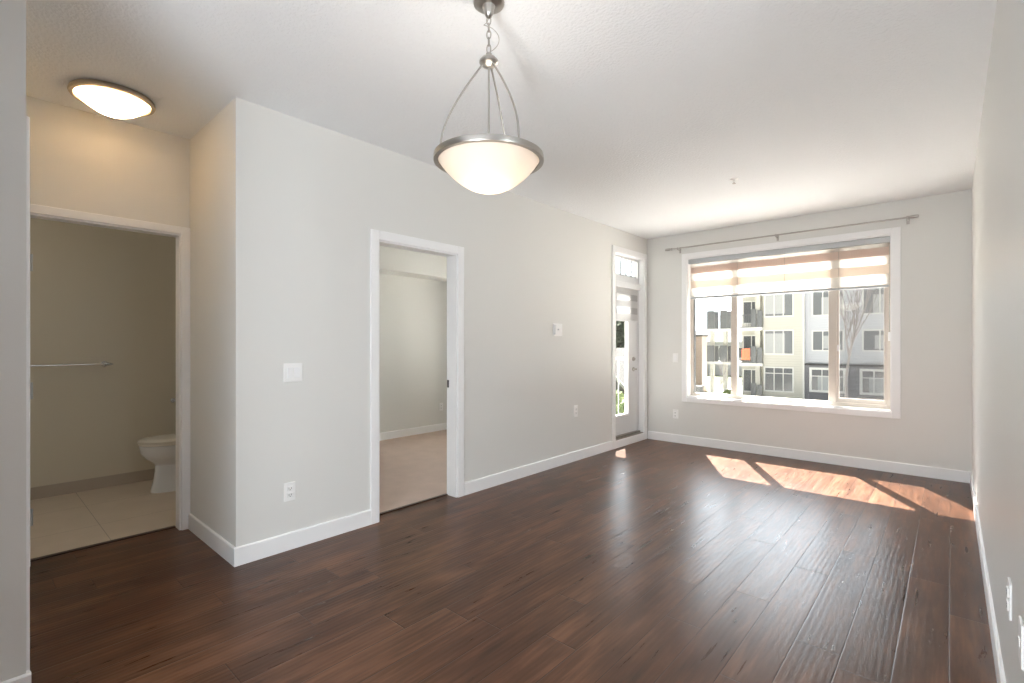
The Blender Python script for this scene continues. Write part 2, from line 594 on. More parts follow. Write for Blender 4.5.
# behind the camera
m = MB(); m.box(FX - T, 2.3, -2.72, -2.6, 0, H)
struct(m.build('wall_rear', 'absorber'))
m = MB(); m.box(2.2, 2.32, -2.6, 2.2, 0, H)
struct(m.build('wall_kitchen', 'wall'))
m = MB(); m.box(R + 0.15, 2.2, 2.2, 2.32, 0, H)
struct(m.build('wall_return', 'wall'))
m = MB(); m.box(0.85, 0.95, -2.6, 0.78, 0, H)  # added unseen partition, keeps the kitchen fill off the near left wall
struct(m.build('light_blocker_right', 'absorber'))
m = MB(); m.box(FX, -1.58, -0.52, -0.40, 0, H)  # added unseen stub, shades the near left wall and nook from the entry fill
struct(m.build('light_blocker_left', 'absorber'))
# bathroom and bedroom shell
m = MB(); m.box(FAR - T, FAR, -1.12, 1.80, 0, H)
struct(m.build('wall_bathroom_far', 'bathwall'), 'dim tan far wall of the bathroom', 'wall')
m = MB(); m.box(FAR - T, FAR, 1.80, 5.2, 0, H)
struct(m.build('wall_far', 'wall'), 'far wall of the bedroom', 'wall')
m = MB(); m.box(FAR, HX - T, -1.12, -1.0, 0, H)
struct(m.build('wall_bathroom_side', 'wall'))
m = MB(); m.box(FAR, L - T, 1.76, 1.87, 0, H)
struct(m.build('wall_party', 'wall'))
m = MB(); m.box(HX - T - 0.02, HX - T, HY + T, 1.76, 0, H)
struct(m.build('wall_chase', 'wall'))
m = MB()
m.box(FAR, -5.1, 5.06, 5.22, 0, H); m.box(-4.0, L - T, 5.06, 5.22, 0, H)
m.box(-5.1, -4.0, 5.06, 5.22, 0, 0.85); m.box(-5.1, -4.0, 5.06, 5.22, 2.15, H)
struct(m.build('wall_bedroom', 'wall'))
m = MB(); m.box(FAR, FAR + 0.36, 1.87, 5.06, 2.245, H)
struct(m.build('trim_soffit', 'wall'), 'dropped soffit along the far bedroom wall', 'soffit')

# baseboards (bevelled top edge)
BHT, BT = 0.108, 0.013


def base_x(m, x, s, y0, y1):                   # board on a wall x = const, s = side it faces
    m.prism([(x, 0), (x + s * BT, 0), (x + s * BT, BHT - 0.006), (x + s * (BT - 0.005), BHT), (x, BHT)], 'y', y0, y1)


def base_y(m, y, s, x0, x1):
    pts = [(y, 0), (y + s * BT, 0), (y + s * BT, BHT - 0.006), (y + s * (BT - 0.005), BHT), (y, BHT)]
    m.prism(pts, 'x', x0, x1)


m = MB(); base_x(m, L, 1, HY - BT, 1.944); base_x(m, L, 1, 2.852, 5.311)
struct(m.build('baseboard_left', 'trim'), 'white baseboard along the long left wall', 'baseboard')
m = MB(); base_y(m, B, -1, L + 0.02, R - BT)
struct(m.build('baseboard_back', 'trim'), 'white baseboard under the window', 'baseboard')
m = MB(); base_x(m, R, -1, 1.80, B)
struct(m.build('baseboard_right', 'trim'), 'white baseboard along the right wall', 'baseboard')
m = MB(); base_y(m, HY, -1, HX + 0.018, L)
struct(m.build('baseboard_hall', 'trim'), 'white baseboard on the short wall by the bathroom', 'baseboard')
m = MB(); base_x(m, FX, 1, -0.40, FY + BT); base_y(m, FY, 1, -2.505, FX)
struct(m.build('baseboard_near', 'trim'), 'white baseboard of the near left wall', 'baseboard')
m = MB(); base_x(m, FAR, 1, 1.87, 5.06)
struct(m.build('baseboard_bedroom', 'trim'), 'white baseboard across the bedroom', 'baseboard')
m = MB(); m.box(FAR, FAR + 0.01, -1.0, 1.76, 0.002, 0.103)
struct(m.build('baseboard_bathroom', 'skirting_tile'), 'brown tile skirting in the bathroom', 'baseboard')


def casing(name, label, axis, plane, s, a, b, top, wd, ov=0.0, bottom=None, depth=0.12, t=0.017, zb=0.0):
    """door casing: two stiles and a head on the wall face, jamb boards lining the opening. a..b opening; s = side the face looks to"""
    e = frame_struct(name, (plane, (a + b) / 2, 0) if axis == 'x' else ((a + b) / 2, plane, 0), label, 'door frame')
    cs = MB()

    def bx(mm, n0, n1, u0, u1, z0, z1, bev=0.0):
        if axis == 'x':
            mm.box(n0, n1, u0, u1, z0, z1, bev)
        else:
            mm.box(u0, u1, n0, n1, z0, z1, bev)
    p0, p1 = plane, plane + s * t
    z0 = 0.0 if bottom is None else bottom
    bx(cs, p0, p1, a - wd, a, z0, top + wd, 0.003)
    bx(cs, p0, p1, b, b + wd, z0, top + wd, 0.003)
    bx(cs, p0, p1 - s * 0.001, a, b, top, top + wd, 0.003)
    if bottom is not None:
        bx(cs, p0, p1 - s * 0.001, a, b, bottom, zb, 0.003)
    cs.build('casing', 'trim', e)
    jb = MB()
    q = plane - s * depth
    jt = 0.010
    bx(jb, q, plane + s * 0.002, a, a + jt, zb, top)
    bx(jb, q, plane + s * 0.002, b - jt, b, zb, top)
    bx(jb, q, plane + s * 0.002, a + jt, b - jt, top - jt, top)
    jb.build('jamb', 'trim', e)
    return e


tr = casing('trim_1', 'white casing round the open bedroom doorway', 'x', L, 1, D1A, D1B, D1H, 0.068)
m = MB(); m.box(L - 0.112, L - 0.088, D1B - 0.0145, D1B - 0.012, 0.925, 0.99, 0.0008)
m.build('strike_plate', 'dark_metal', tr)
tr = casing('trim_2', 'white casing round the bathroom doorway', 'x', HX, 1, BA, BB, BH, 0.052, depth=BT_)
for hz in (0.27, 1.02, 1.78):
    m = MB(); m.lathe([(0.006, -0.05), (0.006, 0.05)], (HX - 0.06, BA + 0.019, hz), n=12)
    m.build('hinge', 'cassette', tr)
# trim_3: closet door round the near corner, its casing shows edge-on
tr = casing('trim_3', 'white casing edge on the corner of the near left wall', 'y', FY, 1, CDA, CDB, BH, 0.066, t=0.011)
m = MB(); m.box(CDA + 0.014, CDB - 0.014, FY - 0.075, FY - 0.04, 0.01, BH - 0.015, 0.002)
for z0, z1 in ((0.22, 0.95), (1.12, 1.85)):
    m.box(CDA + 0.13, CDB - 0.13, FY - 0.042, FY - 0.034, z0, z1, 0.006)
dd = m.build('door_2', 'trim')
struct(dd, 'white panelled closet door round the near corner', 'door')
# thresholds
m = MB(); m.box(HX - 0.118, HX - 0.082, BA + 0.011, BB - 0.011, 0.0, 0.007, 0.002)
struct(m.build('trim_4', 'strip'), 'dark strip between the wood floor and the bathroom tile', 'threshold')
m = MB(); m.box(L - T - 0.012, L - T + 0.016, D1A + 0.012, D1B - 0.012, 0.0, 0.010, 0.002)
struct(m.build('trim_5', 'strip'), 'dark strip between the wood floor and the carpet', 'threshold')

# ------------------------------------------------------------------ balcony door
tr = casing('trim_6', 'white picture-frame casing round the balcony door', 'x', L, 1, D2A, D2B, D2H, 0.072, bottom=0.0, zb=0.095, depth=0.12)
dr = frame_struct('door_1', (L - 0.09, (D2A + D2B) / 2, 0.095), 'narrow glazed balcony door with transom window above', 'door')
DX = L - 0.075                                 # inner face of the door
m = MB()
m.box(DX - 0.045, DX + 0.01, D2A + 0.012, D2A + 0.034, 0.11, D2H - 0.012)
m.box(DX - 0.045, DX + 0.01, D2B - 0.046, D2B - 0.012, 0.11, D2H - 0.012)
m.box(DX - 0.045, DX + 0.012, D2A + 0.034, D2B - 0.046, 2.10, 2.19, 0.003)
m.box(DX - 0.045, DX + 0.01, D2A + 0.034, D2B - 0.046, D2H - 0.04, D2H - 0.012)
m.build('door_frame', 'door', dr)
m = MB()
DY0, DY1 = D2A + 0.036, D2B - 0.050            # slab
GY0, GY1, GZ0, GZ1 = 5.52, 5.865, 0.37, 1.93
m.box(DX - 0.04, DX, DY0, GY0, 0.125, 2.092)
m.box(DX - 0.04, DX, GY1, DY1, 0.125, 2.092)
m.box(DX - 0.04, DX, GY0, GY1, 0.125, GZ0)
m.box(DX - 0.04, DX, GY0, GY1, GZ1, 2.092)
slab = m.build('door_slab', 'door', dr)
m = MB()
for a in (GY0 - 0.016, GY1 - 0.012):
    m.box(DX - 0.045, DX + 0.01, a, a + 0.028, GZ0 - 0.016, GZ1 + 0.016, 0.003)
for a in (GZ0 - 0.016, GZ1 - 0.012):
    m.box(DX - 0.045, DX + 0.009, GY0 + 0.012, GY1 - 0.012, a, a + 0.028, 0.003)
m.build('glazing_bead', 'trim', slab)
m = MB(); m.box(DX - 0.023, DX - 0.019, GY0, GY1, GZ0, GZ1); m.build('pane', 'glass', slab)
m = MB(); m.box(DX - 0.023, DX - 0.019, D2A + 0.034, D2B - 0.046, 2.19, D2H - 0.04); m.build('transom_pane', 'glass', dr)
m = MB()
for y in (5.70, 5.845, 5.985):
    m.box(DX - 0.03, DX - 0.012, y - 0.011, y + 0.011, 2.19, D2H - 0.04)
m.box(DX - 0.03, DX - 0.012, D2A + 0.034, D2B - 0.046, 2.20, 2.213)
m.build('muntin', 'cassette', dr)
m = MB(); m.lathe([(0.001, 0.0), (0.028, 0.0), (0.028, 0.010), (0.018, 0.016), (0.018, 0.026), (0.001, 0.026)], (DX, 6.005, 1.098), 'x', 24)
m.build('deadbolt', 'nickel', slab, True)
m = MB(); m.lathe([(0.001, 0.0), (0.028, 0.0), (0.028, 0.010), (0.012, 0.014), (0.012, 0.05), (0.001, 0.05)], (DX, 6.005, 0.962), 'x', 24)
m.tube([(DX + 0.045, 6.005, 0.962), (DX + 0.05, 5.96, 0.962), (DX + 0.047, 5.90, 0.960)], 0.009, 10)
m.build('lever_handle', 'nickel', slab, True)
m = MB()
m.box(DX - 0.05, L + 0.003, D2A + 0.012, D2B - 0.012, 0.094, 0.104)
m.box(DX - 0.05, DX + 0.035, D2A + 0.012, D2B - 0.012, 0.104, 0.122, 0.004)
m.build('threshold', 'sill', dr)

# blind on the balcony door
bd = thing('zebra_blind', (DX + 0.045, 5.78, 1.6), 'short white zebra blind hanging on the balcony door', 'blind')
m = MB(); m.box(DX + 0.012, DX + 0.065, 5.43, 6.095, 2.02, 2.098, 0.006); m.build('cassette', 'door', bd)
m = MB(); m.box(DX + 0.040, DX + 0.0405, 5.45, 6.045, 1.61, 2.03); m.build('fabric', 'fabric_door', bd)
m = MB(); m.box(DX + 0.032, DX + 0.050, 5.45, 6.045, 1.593, 1.612, 0.004); m.build('bottom_rail', 'door', bd)

# ------------------------------------------------------------------ the wide window
wn = frame_struct('window_1', ((WX0 + WX1) / 2, B + 0.12, WZ0), 'wide three-part living room window with sliding right sash', 'window')
m = MB()
cw = 0.062
m.box(WX0 - cw, WX0, B - 0.017, B, WZ0 - cw, WZ1 + cw, 0.003)
m.box(WX1, WX1 + cw + 0.008, B - 0.017, B, WZ0 - cw, WZ1 + cw, 0.003)
m.box(WX0, WX1, B - 0.016, B, WZ1, WZ1 + cw, 0.003)
m.box(WX0, WX1, B - 0.016, B, WZ0 - cw, WZ0, 0.003)
m.build('window_casing', 'trim', wn)
m = MB()
FYi, FYo = B + 0.10, B + 0.17
m.box(WX0, WX0 + 0.012, B - 0.002, FYi, WZ0, WZ1); m.box(WX1 - 0.012, WX1, B - 0.002, FYi, WZ0, WZ1)
m.box(WX0 + 0.012, WX1 - 0.012, B - 0.002, FYi, WZ0, WZ0 + 0.014); m.box(WX0 + 0.012, WX1 - 0.012, B - 0.002, FYi, WZ1 - 0.012, WZ1)
m.build('jamb', 'trim', wn)
m = MB()
m.box(WX0, WX0 + 0.05, FYi, FYo, WZ0, WZ1, 0.003); m.box(WX1 - 0.05, WX1, FYi, FYo, WZ0, WZ1, 0.003)
m.box(WX0 + 0.05, WX1 - 0.05, FYi, FYo, WZ0, WZ0 + 0.055, 0.003); m.box(WX0 + 0.05, WX1 - 0.05, FYi, FYo, WZ1 - 0.05, WZ1, 0.003)
m.build('window_frame', 'vinyl', wn)
m = MB(); m.box(WX0 + 0.05, WX0 + 0.058, FYi + 0.004, FYo - 0.01, WZ0 + 0.055, WZ1 - 0.05); m.build('gasket', 'seal', wn)
MU = ((-2.040, -1.968), (-1.008, -0.930))
for a, b in MU:
    m = MB(); m.box(a, b, FYi - 0.004, FYo, WZ0 + 0.055, WZ1 - 0.05, 0.004); m.build('mullion', 'vinyl', wn)
for a, b in ((WX0 + 0.058, MU[0][0]), (MU[0][1], MU[1][0]), (MU[1][1], WX1 - 0.05)):
    m = MB(); m.box(a, b, FYi + 0.045, FYi + 0.049, WZ0 + 0.055, WZ1 - 0.05); m.build('pane', 'glass', wn)
m = MB()                                        # sliding sash of the right light
sx0, sx1, sz0, sz1 = MU[1][1], WX1 - 0.05, WZ0 + 0.055, WZ1 - 0.05
m.box(sx0, sx0 + 0.018, FYi + 0.006, FYi + 0.04, sz0, sz1); m.box(sx1 - 0.022, sx1, FYi + 0.006, FYi + 0.04, sz0, sz1)
m.box(sx0 + 0.018, sx1 - 0.022, FYi + 0.006, FYi + 0.04, sz0, sz0 + 0.045); m.box(sx0 + 0.018, sx1 - 0.022, FYi + 0.006, FYi + 0.04, sz1 - 0.03, sz1)
sash = m.build('sash', 'vinyl', wn)
m = MB(); m.box(sx0 + 0.004, sx0 + 0.02, FYi - 0.008, FYi + 0.006, 1.22, 1.29, 0.003); m.build('latch', 'trim', sash)
m = MB(); m.box(sx0 + 0.018, sx1 - 0.022, FYi + 0.060, FYi + 0.061, sz0, sz1); m.build('insect_screen', 'screen', wn)

# zebra blind over the window
zb = thing('zebra_blind', (-1.50, B + 0.05, 1.885), 'wide tan and white striped zebra blind, half drawn over the window', 'blind')
m = MB(); m.box(WX0 + 0.014, WX1 - 0.014, B + 0.012, B + 0.092, 2.338, WZ1 - 0.014, 0.006); m.build('cassette', 'cassette', zb)
for nm, y in (('front_fabric', B + 0.040), ('rear_fabric', B + 0.066)):
    m = MB(); m.box(WX0 + 0.035, WX1 - 0.030, y, y + 0.0005, 1.90, 2.345); m.build(nm, 'fabric', zb)
m = MB(); m.box(WX0 + 0.033, WX1 - 0.028, B + 0.036, B + 0.071, 1.884, 1.908, 0.005); m.build('bottom_rail', 'cassette', zb)
for x in (-1.946, -1.429, -0.903):
    m = MB(); m.tube([(x, B + 0.036, 2.34), (x, B + 0.036, 1.886)], 0.0025, 6); m.build('cord', 'cord', zb)
m = MB(); m.tube([(WX1 - 0.022, B + 0.03, 2.34), (WX1 - 0.022, B + 0.03, 1.40)], 0.003, 6)
m.tube([(WX1 - 0.022, B + 0.052, 2.34), (WX1 - 0.022, B + 0.052, 1.40)], 0.003, 6)
ch = m.build('pull_chain', 'cord', zb)
m = MB(); m.box(WX1 - 0.032, WX1 - 0.012, B + 0.022, B + 0.062, 1.33, 1.42, 0.005); m.build('chain_holder', 'plastic', ch)

# curtain rod
RZ, RY = 2.545, B - 0.075
cr = thing('curtain_rod', (-1.54, RY, RZ), 'thin metal curtain rod on brackets above the window', 'curtain rod')
m = MB(); m.tube([(-2.72, RY, RZ), (-0.33, RY, RZ)], 0.0085, 12); m.build('rod', 'nickel', cr, True)
for x, s in ((-2.72, -1), (-0.33, 1)):
    m = MB()
    m.lathe([(0.0085, 0), (0.016, s * 0.004), (0.016, s * 0.018), (0.010, s * 0.022), (0.014, s * 0.03), (0.017, s * 0.06), (0.014, s * 0.095), (0.004, s * 0.10)], (x, RY, RZ), 'x', 20)
    m.build('finial', 'nickel', cr, True)
for x in (-2.645, -1.489, -0.318):
    m = MB()
    m.box(x - 0.012, x + 0.012, B - 0.006, B, RZ - 0.055, RZ + 0.025, 0.002)
    m.box(x - 0.006, x + 0.006, RY - 0.012, B - 0.005, RZ - 0.024, RZ - 0.014, 0.002)
    m.box(x - 0.007, x + 0.007, RY - 0.014, RY - 0.010, RZ - 0.024, RZ + 0.010)
    m.build('bracket', 'nickel', cr)


# ------------------------------------------------------------------ plates on the walls
def on_wall(axis, plane, s, u, z):
    """returns a box function in wall coordinates: du, dz from the centre, n out of the wall"""
    def bx(mm, u0, u1, z0, z1, n0, n1, bev=0.0):
        if axis == 'x':
            mm.box(plane + s * n0, plane + s * n1, u + u0, u + u1, z + z0, z + z1, bev)
        else:
            mm.box(u + u0, u + u1, plane + s * n0, plane + s * n1, z + z0, z + z1, bev)
    loc = (plane, u, z) if axis == 'x' else (u, plane, z)
    return bx, loc


def outlet(axis, plane, s, u, z, label, wd=0.072, ht=0.116):
    bx, loc = on_wall(axis, plane, s, u, z)
    t = thing('wall_outlet', loc, label, 'outlet', 'wall outlets')
    m = MB(); bx(m, -wd / 2, wd / 2, -ht / 2, ht / 2, 0, 0.006, 0.002); m.build('cover_plate', 'plastic', t)
    for dz in (-0.021, 0.021):
        m = MB(); bx(m, -0.017, 0.017, dz - 0.014, dz + 0.014, 0.005, 0.010, 0.002)
        r = m.build('receptacle', 'plastic', t)
        m = MB()
        bx(m, -0.009, -0.006, dz - 0.003, dz + 0.008, 0.0095, 0.0105); bx(m, 0.006, 0.009, dz - 0.003, dz + 0.008, 0.0095, 0.0105)
        bx(m, -0.003, 0.003, dz - 0.010, dz - 0.005, 0.0095, 0.0105)
        m.build('slots', 'slot', r)
    return t


def switch(axis, plane, s, u, z, gangs, label, ht=0.118):
    bx, loc = on_wall(axis, plane, s, u, z)
    wd = 0.072 + 0.046 * (gangs - 1)
    t = thing('light_switch', loc, label, 'light switch', 'light switches')
    m = MB(); bx(m, -wd / 2, wd / 2, -ht / 2, ht / 2, 0, 0.007, 0.002); m.build('cover_plate', 'plastic', t)
    for g in range(gangs):
        c = (g - (gangs - 1) / 2) * 0.046
        m = MB(); bx(m, c - 0.017, c + 0.017, -0.034, 0.034, 0.006, 0.0115, 0.003); m.build('rocker', 'trim', t)
    return t


switch('x', L, 1, 1.388, 1.117, 2, 'white double rocker switch on the long wall left of the bedroom doorway')
outlet('x', L, 1, 1.366, 0.365, 'white outlet low on the long wall, below the double switch')
outlet('x', L, 1, 4.535, 0.552, 'white outlet below the thermostat on the long wall', ht=0.13)
switch('y', B, -1, -2.71, 1.117, 1, 'single white switch on the window wall left of the window')
outlet('y', B, -1, -2.71, 0.374, 'white outlet on the window wall, below the single switch')
outlet('x', FAR, 1, 4.76, 0.36, 'white outlet on the bedroom wall seen through the open doorway')
outlet('x', R, -1, 2.25, 0.475, 'white outlet on the right wall, the farther of two plates')
bx, loc = on_wall('x', R, -1, 1.90, 0.492)
t = thing('blank_plate', loc, 'white flat cover plate at the right edge, nearer than the outlet', 'wall plate')
m = MB(); bx(m, -0.036, 0.036, -0.058, 0.058, 0, 0.006, 0.002); m.build('cover_plate', 'plastic', t)
m = MB(); bx(m, -0.010, 0.010, -0.012, 0.012, 0.005, 0.008, 0.002); m.build('jack', 'plastic', t)
bx, loc = on_wall('x', L, 1, 4.20, 1.45)
t = thing('thermostat', loc, 'small white thermostat on the long wall before the balcony door', 'thermostat')
m = MB(); bx(m, -0.080, 0.075, -0.066, 0.066, 0, 0.008, 0.003); m.build('back_plate', 'plastic', t)
m = MB(); bx(m, -0.075, 0.020, -0.050, 0.050, 0.007, 0.030, 0.004); m.build('body', 'plastic', t)
m = MB(); bx(m, -0.040, -0.015, -0.006, 0.010, 0.029, 0.034, 0.002); m.build('lever', 'cassette', t)

# sprinkler
t = thing('ceiling_sprinkler', (-1.413, 4.485, H - 0.04), 'small white sprinkler head on the ceiling before the window', 'sprinkler')
m = MB(); m.lathe([(0.034, 0.0), (0.036, -0.004), (0.024, -0.010), (0.012, -0.012), (0.010, -0.024), (0.004, -0.026)], (-1.413, 4.485, H), n=24); m.build('escutcheon', 'plastic', t, True)
m = MB(); m.lathe([(0.004, -0.024), (0.004, -0.038), (0.015, -0.039), (0.015, -0.041), (0.002, -0.041)], (-1.413, 4.485, H), n=16); m.build('deflector', 'nickel', t, True)

# ------------------------------------------------------------------ pendant lamp
px, py = -1.455, 1.476
pd = thing('pendant_lamp', (px, py, 1.945), 'brushed nickel pendant lamp with frosted glass bowl on a chain', 'pendant lamp')
m = MB()
m.lathe([(0.064, H), (0.066, H - 0.004), (0.064, H - 0.010), (0.050, H - 0.015), (0.027, H - 0.018), (0.024, H - 0.026), (0.020, H - 0.045), (0.013, H - 0.062), (0.007, H - 0.067), (0.002, H - 0.068)], (px, py, 0), n=40)
m.build('canopy', 'nickel', pd, True)
HZ = 2.485
m = MB()
zt = H - 0.062
nl = 5
step = (zt - (HZ + 0.045)) / nl
for i in range(nl):
    c = (px, py, zt - step * (i + 0.5))
    rot = Matrix.Rotation(PI / 2 * (i % 2) + 0.5, 3, 'Z') @ Matrix.Rotation(PI / 2, 3, 'X')
    m.ring(c, (0.009, step * 0.62), 0.0024, rot, 20, 7)
m.build('chain', 'nickel', pd, True)
m = MB()
pts = []
for i in range(41):
    q = i / 40
    rr = 0.004 + 0.042 * math.sin(PI * q) ** 2
    pts.append((px + rr * math.cos(7.5 * q + 2.6), py + rr * math.sin(7.5 * q + 2.6), zt - q * (zt - HZ - 0.02)))
m.tube(pts, 0.0016, 7); m.build('cord', 'cord', pd, True)
m = MB()
m.lathe([(0.006, 0.045), (0.012, 0.040), (0.012, 0.028), (0.030, 0.020), (0.040, 0.008), (0.040, 0.0), (0.028, -0.012), (0.012, -0.020), (0.002, -0.021)], (px, py, HZ), n=32)
m.build('hub', 'nickel', pd, True)
RTOP = 2.088
cn = Vector((-px, -py, 0)).normalized()         # towards the camera
ct = Vector((0, 0, 1)).cross(cn)                # towards the right of the picture
for ang in (-85, 35, 155):
    d = cn * math.cos(math.radians(ang)) + ct * math.sin(math.radians(ang))
    ctl = [(0.026, HZ - 0.008), (0.088, HZ - 0.095), (0.146, HZ - 0.19), (0.181, HZ - 0.265), (0.199, HZ - 0.33), (0.206, RTOP - 0.006)]
    # smooth the path
    pp = []
    for i in range(len(ctl) - 1):
        p0 = ctl[max(i - 1, 0)]; p1 = ctl[i]; p2 = ctl[i + 1]; p3 = ctl[min(i + 2, len(ctl) - 1)]
        for k_ in range(6):
            s = k_ / 6
            pp.append(tuple(0.5 * (2 * p1[j] + (p2[j] - p0[j]) * s + (2 * p0[j] - 5 * p1[j] + 4 * p2[j] - p3[j]) * s * s + (3 * p1[j] - p0[j] - 3 * p2[j] + p3[j]) * s ** 3) for j in (0, 1)))
    pp.append(ctl[-1])
    m = MB(); m.tube([(px + d.x * r, py + d.y * r, z) for r, z in pp], 0.0042, 10)
    m.lathe([(0.008, 0.004), (0.008, -0.004)], (px + d.x * 0.206, py + d.y * 0.206, RTOP), n=12)
    m.build('rod', 'nickel', pd, True)
m = MB(); m.lathe([(0.0045, HZ - 0.015), (0.0045, 2.06), (0.018, 2.055), (0.018, 2.02), (0.004, 2.018)], (px, py, 0), n=16)
m.build('stem', 'nickel', pd, True)
m = MB()
m.lathe([(0.231, 2.064), (0.233, 2.070), (0.231, 2.088), (0.226, 2.090), (0.199, 2.090), (0.199, 2.084), (0.214, 2.080), (0.214, 2.064)], (px, py, 0), n=96, close=True)
m.build('ring', 'nickel', pd, True)
m = MB()
prof = []
for i in range(17):
    r_ = max(0.0008, 0.2135 * (1 - i / 16)); prof.append((r_, 2.072 - 0.134 * (1 - (r_ / 0.2135) ** 2) ** 0.92))
m.lathe(prof, (px, py, 0), n=96)
# open shell: drop the caps
for f in [f for f in m.bm.faces if len(f.verts) > 4]:
    m.bm.faces.remove(f)
bw = m.build('glass_bowl', 'bowl', pd, True)
m = MB()
bulb = MB(); bulb.lathe([(0.001, 0.0), (0.015, -0.006), (0.024, -0.02), (0.0265, -0.033), (0.022, -0.046), (0.010, -0.055), (0.001, -0.056)], (px, py, 2.074 - 0.006), n=20)
m.bm.free()
bulb.bm.free()


def lamp(name, loc, watts, col, rad):
    l = bpy.data.lights.new(name, 'POINT'); l.energy = watts; l.color = col; l.shadow_soft_size = rad
    o = bpy.data.objects.new(name, l); o.location = loc; COL.objects.link(o)
    return o


lamp('pendant_bulb', (px, py, 2.02), 9.0, (1.0, 0.94, 0.86), 0.03)

# ------------------------------------------------------------------ flush ceiling lamp in the nook
fx, fy = -3.635, 0.574
fl = thing('flush_lamp', (fx, fy, H - 0.09), 'lit round flush ceiling lamp with metal ring near the bathroom', 'ceiling lamp')
m = MB(); m.lathe([(0.170, H), (0.196, H - 0.004), (0.200, H - 0.020), (0.194, H - 0.030), (0.178, H - 0.032), (0.178, H - 0.012), (0.170, H - 0.010)], (fx, fy, 0), n=72, close=True)
m.build('ring', 'bronze', fl, True)
m = MB()
prof = [(max(0.0008, 0.174 * (1 - i / 12)), H - 0.024 - 0.088 * (1 - (1 - i / 12) ** 2)) for i in range(13)]
m.lathe(prof, (fx, fy, 0), n=72)
for f in [f for f in m.bm.faces if len(f.verts) > 4]:
    m.bm.faces.remove(f)
m.build('glass_dome', 'dome', fl, True)
lamp('flush_bulb', (fx, fy, H - 0.055), 22.0, (1.0, 0.68, 0.38), 0.03)

# ------------------------------------------------------------------ bathroom
lamp('bathroom_fill_light', (-4.85, -0.7, 2.0), 4.2, (1.0, 0.88, 0.74), 0.12)  # unseen fill light added to lift the bathroom
bz, bxx = 1.118, FAR + 0.065
tb = thing('towel_bar', (FAR, 0.55, bz), 'chrome towel bar on the bathroom wall', 'towel bar')
m = MB(); m.tube([(bxx, 0.20, bz), (bxx, 0.86, bz)], 0.0075, 12); m.build('bar', 'chrome', tb, True)
for y in (0.20, 0.835):
    m = MB()
    m.lathe([(0.026, 0.0), (0.026, 0.008), (0.012, 0.016), (0.010, 0.050), (0.015, 0.056), (0.018, 0.065), (0.015, 0.074), (0.002, 0.080)], (FAR, y, bz), 'x', 20)
    s = -1 if y < 0.5 else 1
    m.lathe([(0.012, s * 0.0), (0.015, s * 0.02), (0.008, s * 0.045), (0.001, s * 0.055)], (bxx, y, bz), 'y', 16)
    m.build('post', 'chrome', tb, True)

TX = -5.20
tl = thing('toilet', (TX, 1.35, 0.002), 'white toilet with closed lid behind the bathroom door jamb', 'toilet')


def egg(z, y0, y1, wd, yw=0.5, n=36, pw=1.0):
    """closed plan outline, front tip at y0, back at y1, widest share yw along"""
    ym = y0 + (y1 - y0) * yw
    o = []
    for i in range(n):
        t_ = 2 * PI * i / n
        c, s = math.cos(t_), math.sin(t_)
        y = ym + (y1 - ym) * s if s > 0 else ym + (ym - y0) * s
        x = wd * math.copysign(abs(c) ** pw, c)
        o.append((TX + x, y, z))
    return o


z0 = 0.002
m = MB()
m.loft([egg(z0, 1.075, 1.60, 0.115, 0.55, pw=0.75), egg(0.02, 1.075, 1.60, 0.115, 0.55, pw=0.75), egg(0.08, 1.092, 1.60, 0.102, 0.55, pw=0.75),
        egg(0.18, 1.106, 1.59, 0.098, 0.5, pw=0.8), egg(0.235, 1.108, 1.58, 0.105, 0.5), egg(0.262, 1.085, 1.56, 0.130, 0.5), egg(0.30, 1.040, 1.54, 0.160, 0.5),
        egg(0.35, 1.005, 1.53, 0.182, 0.5), egg(0.415, 0.992, 1.53, 0.186, 0.5), egg(0.42, 1.0, 1.525, 0.180, 0.5)])
m.build('bowl', 'porcelain', tl, True)
m = MB(); m.loft([egg(0.422, 0.990, 1.47, 0.188, 0.5), egg(0.437, 0.986, 1.47, 0.190, 0.5), egg(0.441, 0.99, 1.468, 0.186, 0.5)]); m.build('seat', 'seat', tl, True)
m = MB(); m.loft([egg(0.443, 0.988, 1.47, 0.189, 0.5), egg(0.455, 0.984, 1.47, 0.191, 0.5), egg(0.466, 1.0, 1.46, 0.178, 0.5), egg(0.472, 1.10, 1.40, 0.12, 0.5)]); m.build('lid', 'seat', tl, True)
m = MB(); m.box(TX - 0.20, TX + 0.20, 1.545, 1.735, 0.405, 0.75, 0.02); tk = m.build('tank', 'porcelain', tl, True)
m = MB(); m.box(TX - 0.21, TX + 0.21, 1.535, 1.742, 0.75, 0.785, 0.01); m.build('tank_lid', 'porcelain', tl, True)
m = MB(); m.lathe([(0.012, 0), (0.012, -0.015), (0.002, -0.016)], (TX - 0.14, 1.545, 0.68), 'y', 12); m.tube([(TX - 0.14, 1.532, 0.68), (TX - 0.06, 1.528, 0.672)], 0.006, 8)
m.build('flush_lever', 'chrome', tk, True)
th = thing('toilet_roll_holder', (FAR, 1.38, 0.745), 'small chrome toilet roll holder on the wall beside the toilet', 'toilet roll holder')
m = MB(); m.lathe([(0.022, 0.0), (0.022, 0.006), (0.009, 0.012), (0.009, 0.05), (0.012, 0.055), (0.002, 0.06)], (FAR, 1.36, 0.745), 'x', 18); m.build('post', 'chrome', th, True)
m = MB(); m.tube([(FAR + 0.045, 1.36, 0.745), (FAR + 0.045, 1.50, 0.745)], 0.006, 10); m.build('arm', 'chrome', th, True)

